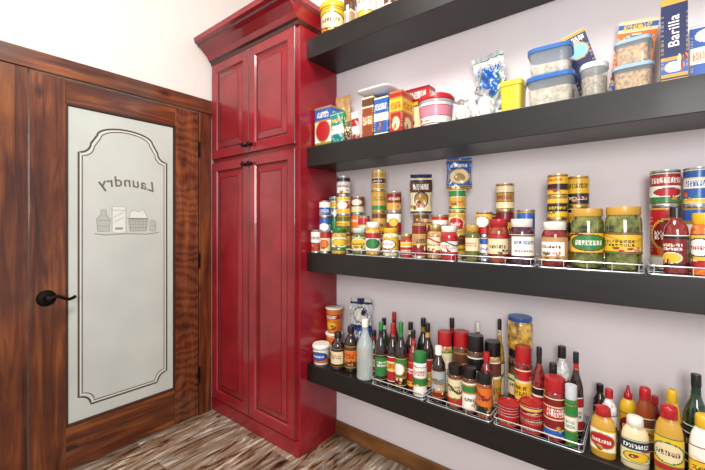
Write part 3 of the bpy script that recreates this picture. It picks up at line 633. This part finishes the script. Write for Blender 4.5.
# ---------------------------------------------------------------- cabinet
RED = plain('glazed_red', hx('8F0F1E'), .26, coat=.45, var=.18, scale=4)
GLZ = plain('dark_glaze', hx('3E080E'), .35, coat=.3)
cab = empty('pantry_cabinet', ((CABX+WX)/2, (CABY+E)/2, 0), 'tall red glazed pantry cabinet with four raised panel doors in the corner', 'cabinet')
XB = WX-.001; YB = E-.001
MB().box(CABX, XB, CABY, YB, .0, 2.44).build('cabinet_body', RED, cab, world=True, smooth=False, bevel=.002)
MB().box(CABX-.012, CABX-.0003, CABY, YB, .0, .085).build('base_rail', RED, cab, world=True, smooth=False, bevel=.003)
def panel_door(y0, y1, z0, z1, ky, kz):
    xf = CABX-.021; mb = MB(); loops = [(0, .020), (0, .003), (.003, 0), (.058, 0), (.066, .009), (.075, .009), (.108, .001), (.114, 0.0)]
    for ins, dx in loops:
        mb.v += [(xf+dx, y0+ins, z0+ins), (xf+dx, y1-ins, z0+ins), (xf+dx, y1-ins, z1-ins), (xf+dx, y0+ins, z1-ins)]
    for i in range(len(loops)-1):
        for j in range(4):
            j2 = (j+1) % 4; mb.face((i*4+j, i*4+j2, (i+1)*4+j2, (i+1)*4+j), m=1 if i in (4, 6) or (i == 1) else 0)
    n = (len(loops)-1)*4; mb.face((n, n+1, n+2, n+3)); mb.face((3, 2, 1, 0))
    d = mb.build('cabinet_door', [RED, GLZ], cab, world=True, smooth=False)
    kb = MB(); prof = [(.012, 0), (.012, .003), (.006, .006), (.006, .014), (.014, .020), (.016, .026), (.011, .031)]
    kb.lathe(prof, 20); kb.v = [(xf-z, ky+x_, kz+y_) for x_, y_, z in kb.v]
    kb.build('knob', IRON, d)
ym = (CABY+YB)/2
panel_door(CABY+.022, ym-.002, 1.742, 2.395, ym-.03, 1.79)
panel_door(ym+.002, YB-.02, 1.742, 2.395, ym+.03, 1.79)
panel_door(CABY+.022, ym-.002, .095, 1.718, ym-.03, 1.67)
panel_door(ym+.002, YB-.02, .095, 1.718, ym+.03, 1.67)
mb = MB(); pf = [(.0, 2.40), (.012, 2.402), (.016, 2.418), (.03, 2.428), (.045, 2.455), (.085, 2.492), (.112, 2.502), (.116, 2.514), (.135, 2.522), (.14, 2.55), (0, 2.55)]
for o_, z in pf:
    so = min(o_*.16, .022)
    mb.v += [(CABX-o_-.001, YB, z), (CABX-o_-.001, CABY-so-.001, z), (XB, CABY-so-.001, z)]
for i in range(len(pf)-1):
    for j in range(2): mb.face((i*3+j, i*3+j+1, (i+1)*3+j+1, (i+1)*3+j), m=1 if i in (1, 2, 6) else 0)
mb.build('crown_moulding', [RED, GLZ], cab, world=True, smooth=False)
MB().box(CABX, XB, CABY, YB, 2.44, 2.549).build('cabinet_top', RED, cab, world=True, smooth=False)
# ---------------------------------------------------------------- room shell
WALL_R = plain('wall_paint_cool', hx('EAE2E4'), .85, var=.02, scale=3, bump=.05)
WALL_L = plain('wall_paint_warm', hx('E6E1DA'), .85, var=.02, scale=3, bump=.05)
struct(MB().box(WX, WX+.1, -2.2, E+.1, 0, 3.3).build('wall_right', WALL_R, smooth=False))
struct(MB().box(-2.2, WX, E, E+.1, 0, 3.3).build('wall_left', WALL_L, smooth=False))
struct(MB().box(-2.2, WX+.1, -2.2, E+.1, 3.3, 3.35).build('ceiling', plain('ceiling_paint', hx('EEECE8'), .9), smooth=False))
m, nt, b = nt_new('plank_tile_floor')
tc = nt.nodes.new('ShaderNodeTexCoord'); br = nt.nodes.new('ShaderNodeTexBrick'); nt.links.new(tc.outputs['Object'], br.inputs['Vector'])
br.inputs['Scale'].default_value = 1.; br.inputs['Brick Width'].default_value = .9; br.inputs['Row Height'].default_value = .15; br.inputs['Mortar Size'].default_value = .002; br.inputs['Bias'].default_value = 0.
br.inputs['Color1'].default_value = (0, 0, 0, 1); br.inputs['Color2'].default_value = (1, 1, 1, 1); br.inputs['Mortar'].default_value = (.2, .2, .2, 1)
sc_ = nt.nodes.new('ShaderNodeVectorMath'); sc_.operation = 'SCALE'; sc_.inputs['Scale'].default_value = 7.; nt.links.new(br.outputs['Color'], sc_.inputs[0])
ad = nt.nodes.new('ShaderNodeVectorMath'); ad.operation = 'ADD'; nt.links.new(tc.outputs['Object'], ad.inputs[0]); nt.links.new(sc_.outputs['Vector'], ad.inputs[1])
mp = nt.nodes.new('ShaderNodeMapping'); mp.inputs['Scale'].default_value = (1.6, 10, 1); nt.links.new(ad.outputs['Vector'], mp.inputs['Vector'])
n = nt.nodes.new('ShaderNodeTexNoise'); n.inputs['Scale'].default_value = 1.6; n.inputs['Detail'].default_value = 10; n.inputs['Roughness'].default_value = .62; n.inputs['Distortion'].default_value = 2.2; nt.links.new(mp.outputs['Vector'], n.inputs['Vector'])
r = nt.nodes.new('ShaderNodeValToRGB'); e = r.color_ramp.elements; e[0].position = .34; e[0].color = (*hx('2A1C16'), 1); e[1].position = .64; e[1].color = (*hx('E6DCCE'), 1)
for pz, cz in ((.42, '6A4C38'), (.48, 'A5896C'), (.52, '8A8078'), (.57, 'B5AB9E')):
    q = e.new(pz); q.color = (*hx(cz), 1)
nt.links.new(n.outputs['Fac'], r.inputs['Fac'])
r3 = nt.nodes.new('ShaderNodeValToRGB'); r3.color_ramp.elements[0].color = (.42, .34, .28, 1); r3.color_ramp.elements[1].color = (1.15, 1.1, 1.05, 1); nt.links.new(br.outputs['Color'], r3.inputs['Fac'])
mx = nt.nodes.new('ShaderNodeMixRGB'); mx.blend_type = 'MULTIPLY'; mx.inputs['Fac'].default_value = .7
nt.links.new(r.outputs['Color'], mx.inputs['Color1']); nt.links.new(r3.outputs['Color'], mx.inputs['Color2'])
nt.links.new(mx.outputs['Color'], b.inputs['Base Color']); b.inputs['Roughness'].default_value = .3
struct(MB().box(-2.2, WX+.1, -2.2, E+.1, -.05, 0).build('floor', m, smooth=False))
WD = (hx('2E130A'), hx('6A3318'), hx('A5622E'))
WV = wood('alder_vertical', (20, 20, 1.4), WD, .26, .5, knots=True); WH = wood('alder_horizontal', (1.4, 20, 20), WD, .26, .5, knots=True); WY = wood('alder_base', (16, 1.6, 16), (hx('6A4020'), hx('8E5C30'), hx('AC783F')))
WF = wood('alder_figured', (18, 18, 2), (hx('34140A'), hx('64301A'), hx('8E5028')), .26, .5, wave=.5)
struct(MB().box(WX-.016, WX-.0005, -2.1, CABY-.001, 0, .085).build('baseboard_right', WY, smooth=False, bevel=.003))
cx0, dx0, dx1, cx1 = .292, .415, 1.285, CABX-.012
yf = E-.022
struct(MB().box(cx0, dx0-.004, yf, E-.0005, 0, 2.056).build('trim_1', WV, smooth=False, bevel=.003))
struct(MB().box(dx1+.004, cx1-.012, yf, E-.0005, 0, 2.056).build('trim_2', WV, smooth=False, bevel=.003))
struct(MB().box(cx0-.01, cx1-.0, yf-.006, E-.0005, 2.057, 2.15).build('trim_3', WH, smooth=False, bevel=.003))
door = empty('door_1', ((dx0+dx1)/2, E-.01, 0)); struct(door)
gx0, gx1, gz0, gz1 = .562, 1.129, .235, 1.925
y0, y1 = E-.016, E-.0007
MB().box(dx0, gx0, y0, y1, .008, 2.05).build('stile', WV, door, world=True, smooth=False, bevel=.002)
MB().box(gx1, dx1, y0, y1, .008, 2.05).build('stile', WF, door, world=True, smooth=False, bevel=.002)
MB().box(gx0+.0004, gx1-.0004, y0+.0005, y1, .008, gz0).build('rail', WH, door, world=True, smooth=False, bevel=.002)
MB().box(gx0+.0004, gx1-.0004, y0+.0005, y1, gz1, 2.05).build('rail', WH, door, world=True, smooth=False, bevel=.002)
mb = MB(); Q = [(0, -.004), (.006, -.004), (.014, .009)]
for ins, dy in Q: mb.v += [(gx0+ins, y0+dy, gz0+ins), (gx1-ins, y0+dy, gz0+ins), (gx1-ins, y0+dy, gz1-ins), (gx0+ins, y0+dy, gz1-ins)]
for i in range(2):
    for j in range(4): mb.face((i*4+j, i*4+(j+1) % 4, (i+1)*4+(j+1) % 4, (i+1)*4+j))
mb.build('glazing_bead', plain('bead_dark', hx('3A1A0E'), .4), door, world=True, smooth=False)
FROST = plain('frosted_glass', hx('C4C9C2'), .25, coat=.15, var=.05, scale=3)
gl = MB().box(gx0+.008, gx1-.008, y0+.006, y1, gz0+.008, gz1-.008).build('glass', FROST, door, world=True, smooth=False)
ETCH = plain('etched_line', hx('544532'), .3); ETL = plain('etched_light', hx('8E8F84'), .3); ETF = plain('etched_fill', hx('B3B7AF'), .3); ETW = plain('etched_white', hx('DADDD8'), .3)
yg = y0+.0052
def strip(pts, w, closed, mat, name, dy=0.):
    mb = MB(); N = len(pts)
    for i in range(N):
        a = Vector(pts[(i+1) % N] if closed or i < N-1 else pts[i])-Vector(pts[i-1] if closed or i > 0 else pts[i]); a.normalize()
        nx, nz = -a.y, a.x
        mb.v += [(pts[i][0]+nx*w/2, yg-dy, pts[i][1]+nz*w/2), (pts[i][0]-nx*w/2, yg-dy, pts[i][1]-nz*w/2)]
    for i in range(N if closed else N-1):
        j = (i+1) % N; mb.face((2*i, 2*i+1, 2*j+1, 2*j))
    return mb.build(name, mat, gl, smooth=False)
def border(ins):
    a, b_, zb, zt = .618+ins, 1.078-ins, .315+ins, 1.735-ins; cxm = (a+b_)/2; P = []; R = .055
    def arc(cx_, cz, r_, a0, a1, n=8): return [(cx_+math.cos(a0+(a1-a0)*i/n)*r_, cz+math.sin(a0+(a1-a0)*i/n)*r_) for i in range(n+1)]
    P += arc(a, zb, R, PI/2, 0)
    P += arc(b_, zb, R, PI, PI/2)
    P += arc(b_, zt, R, -PI/2, -PI)
    P += [(b_-R-.03, zt+.05)]
    hw = (b_-a)/2-R-.03
    P += [(cxm+hw*math.cos(t*PI/16), zt+.05+.055*math.sin(t*PI/16)) for t in range(1, 16)]
    P += [(a+R+.03, zt+.05)]
    P += arc(a, zt, R, 0, -PI/2)
    return P
strip(border(0), .009, True, ETCH, 'etched_border'); strip(border(.009), .005, True, ETW, 'etched_border'); strip(border(.016), .0045, True, ETCH, 'etched_border')
Mt = Matrix(((-1, 0, 0, .858), (0, 0, -1, yg-.0), (0, 1, 0, 1.54), (0, 0, 0, 1)))
text_mesh('lettering', 'Laundry', .084, plain('etched_text', hx('6E6858'), .3), gl, Mt, .1, off=.0009, warp=1.1)
def shape(P, fill=ETF):
    mb = MB(); mb.v = [(x_, yg-.0002, z_) for x_, z_ in P]; mb.face(list(range(len(P)))); mb.build('etched_drawing', fill, gl, smooth=False)
    strip(P, .003, True, ETL, 'etched_drawing', .0005)
def ln(P, c=False, w=.0025, mat=ETL): strip(P, w, c, mat, 'etched_drawing', .0007)
bz = 1.255
shape([(.705, bz), (.70, bz+.07), (.72, bz+.09), (.722, bz+.12), (.745, bz+.12), (.747, bz+.09), (.765, bz+.07), (.762, bz)]); ln([(.705, bz+.06), (.76, bz+.06)]); ln([(.705, bz+.03), (.76, bz+.03)])
shape([(.775, bz-.01), (.775, bz+.14), (.845, bz+.14), (.845, bz-.01)], ETW); ln([(.785, bz+.08), (.835, bz+.11)]); ln([(.785, bz+.05), (.835, bz+.08)]); ln([(.775, bz+.12), (.845, bz+.12)]); ln([(.79, bz+.015), (.83, bz+.015)], w=.012, mat=ETL)
shape([(.862, bz+.07), (.87, bz+.11), (.892, bz+.125), (.915, bz+.112), (.935, bz+.13), (.955, bz+.105), (.962, bz+.07)], ETW)
shape([(.868, bz), (.855, bz+.075), (.97, bz+.075), (.957, bz)])
for k_ in (.02, .04, .058): ln([(.865-k_*.1, bz+k_), (.96+k_*.1, bz+k_)], w=.0025)
for k_ in range(7): ln([(.872+k_*.0135, bz+.002), (.868+k_*.0148, bz+.073)], w=.002, mat=ETL)
shape([(.978, bz+.0), (.978, bz+.05), (.986, bz+.065), (1.004, bz+.065), (1.012, bz+.05), (1.012, bz)]); ln([(.978, bz+.03), (1.012, bz+.03)])
ln([(.69, bz-.012), (.74, bz-.02), (.86, bz-.015), (.96, bz-.02), (1.03, bz-.01)], mat=ETL, w=.004)
kx, kz = .482, .922
rb = MB().lathe([(.040, 0), (.041, .004), (.036, .008), (.034, .013), (.016, .017), (.011, .040), (.014, .045), (.014, .052), (.010, .055)], 32); rb.v = [(kx+x_, y0-z_, kz+y_) for x_, y_, z_ in rb.v]
hd = rb.build('door_handle', IRON, door, world=True)
lv = MB(); pts = [(kx+t*.11, y0-.048-.006*math.sin(t*PI), kz+.012*math.sin(t*2*PI)*.9) for t in [i/12 for i in range(13)]]
lv.tube(pts, .008, n=10); lv.build('lever', IRON, hd)
for hz in (.28, 1.05, 1.80):
    MB().box(dx1-.002, dx1+.010, yf-.004, yf+.004, hz-.045, hz+.045).tube([(dx1+.004, yf-.005, hz-.052), (dx1+.004, yf-.005, hz+.052)], .006, n=10).build('hinge', IRON, door, world=True)
pouch(FR+.22, yat(361, FR+.22), SH[4][1]+.001, .13, .36, .04, 's|b .3 .62 B|o .5 .78 .3 .12 W|o .62 .82 .1 .05 N|t .1 .9 .38 .56 W|b 0 .2 O', 'crumpled white and blue snack bag standing behind the dark bottles', 'bags on the bottom shelf', rz=.3, wob=.008, name='snack_bag', cat='bag', crumple=.012)
# ---------------------------------------------------------------- light, camera
def area(name, loc, target, size, power, col=(1, 1, 1)):
    l = bpy.data.lights.new(name, 'AREA'); l.shape = 'RECTANGLE'; l.size, l.size_y = size; l.energy = power; l.color = col
    o = bpy.data.objects.new(name, l); COL.objects.link(o); o.location = loc
    o.rotation_euler = (Vector(target)-Vector(loc)).to_track_quat('-Z', 'Y').to_euler(); return o
area('overhead_key', (.35, .6, 3.2), (.6, .9, 0), (.8, .9), 64, (1, .97, .93))  # unseen area light added near the ceiling as key light, no modelled fixture
area('room_fill', (-1.3, -.6, 1.9), (1.5, .9, 1.1), (.9, 1.2), 52, (1, .985, .97))
wd = bpy.data.worlds.new('World'); scene.world = wd; wd.use_nodes = True
wd.node_tree.nodes['Background'].inputs[0].default_value = (.98, .97, .99, 1); wd.node_tree.nodes['Background'].inputs[1].default_value = .64
cam = bpy.data.cameras.new('camera'); co = bpy.data.objects.new('camera', cam); COL.objects.link(co)
co.location = (0, 0, H); co.rotation_euler = (PI/2, 0, YAW-PI/2); cam.sensor_width = 36; cam.lens = F/705*36; cam.shift_y = -10/705; cam.clip_start = .02
scene.camera = co
scene.view_settings.view_transform = 'Standard'
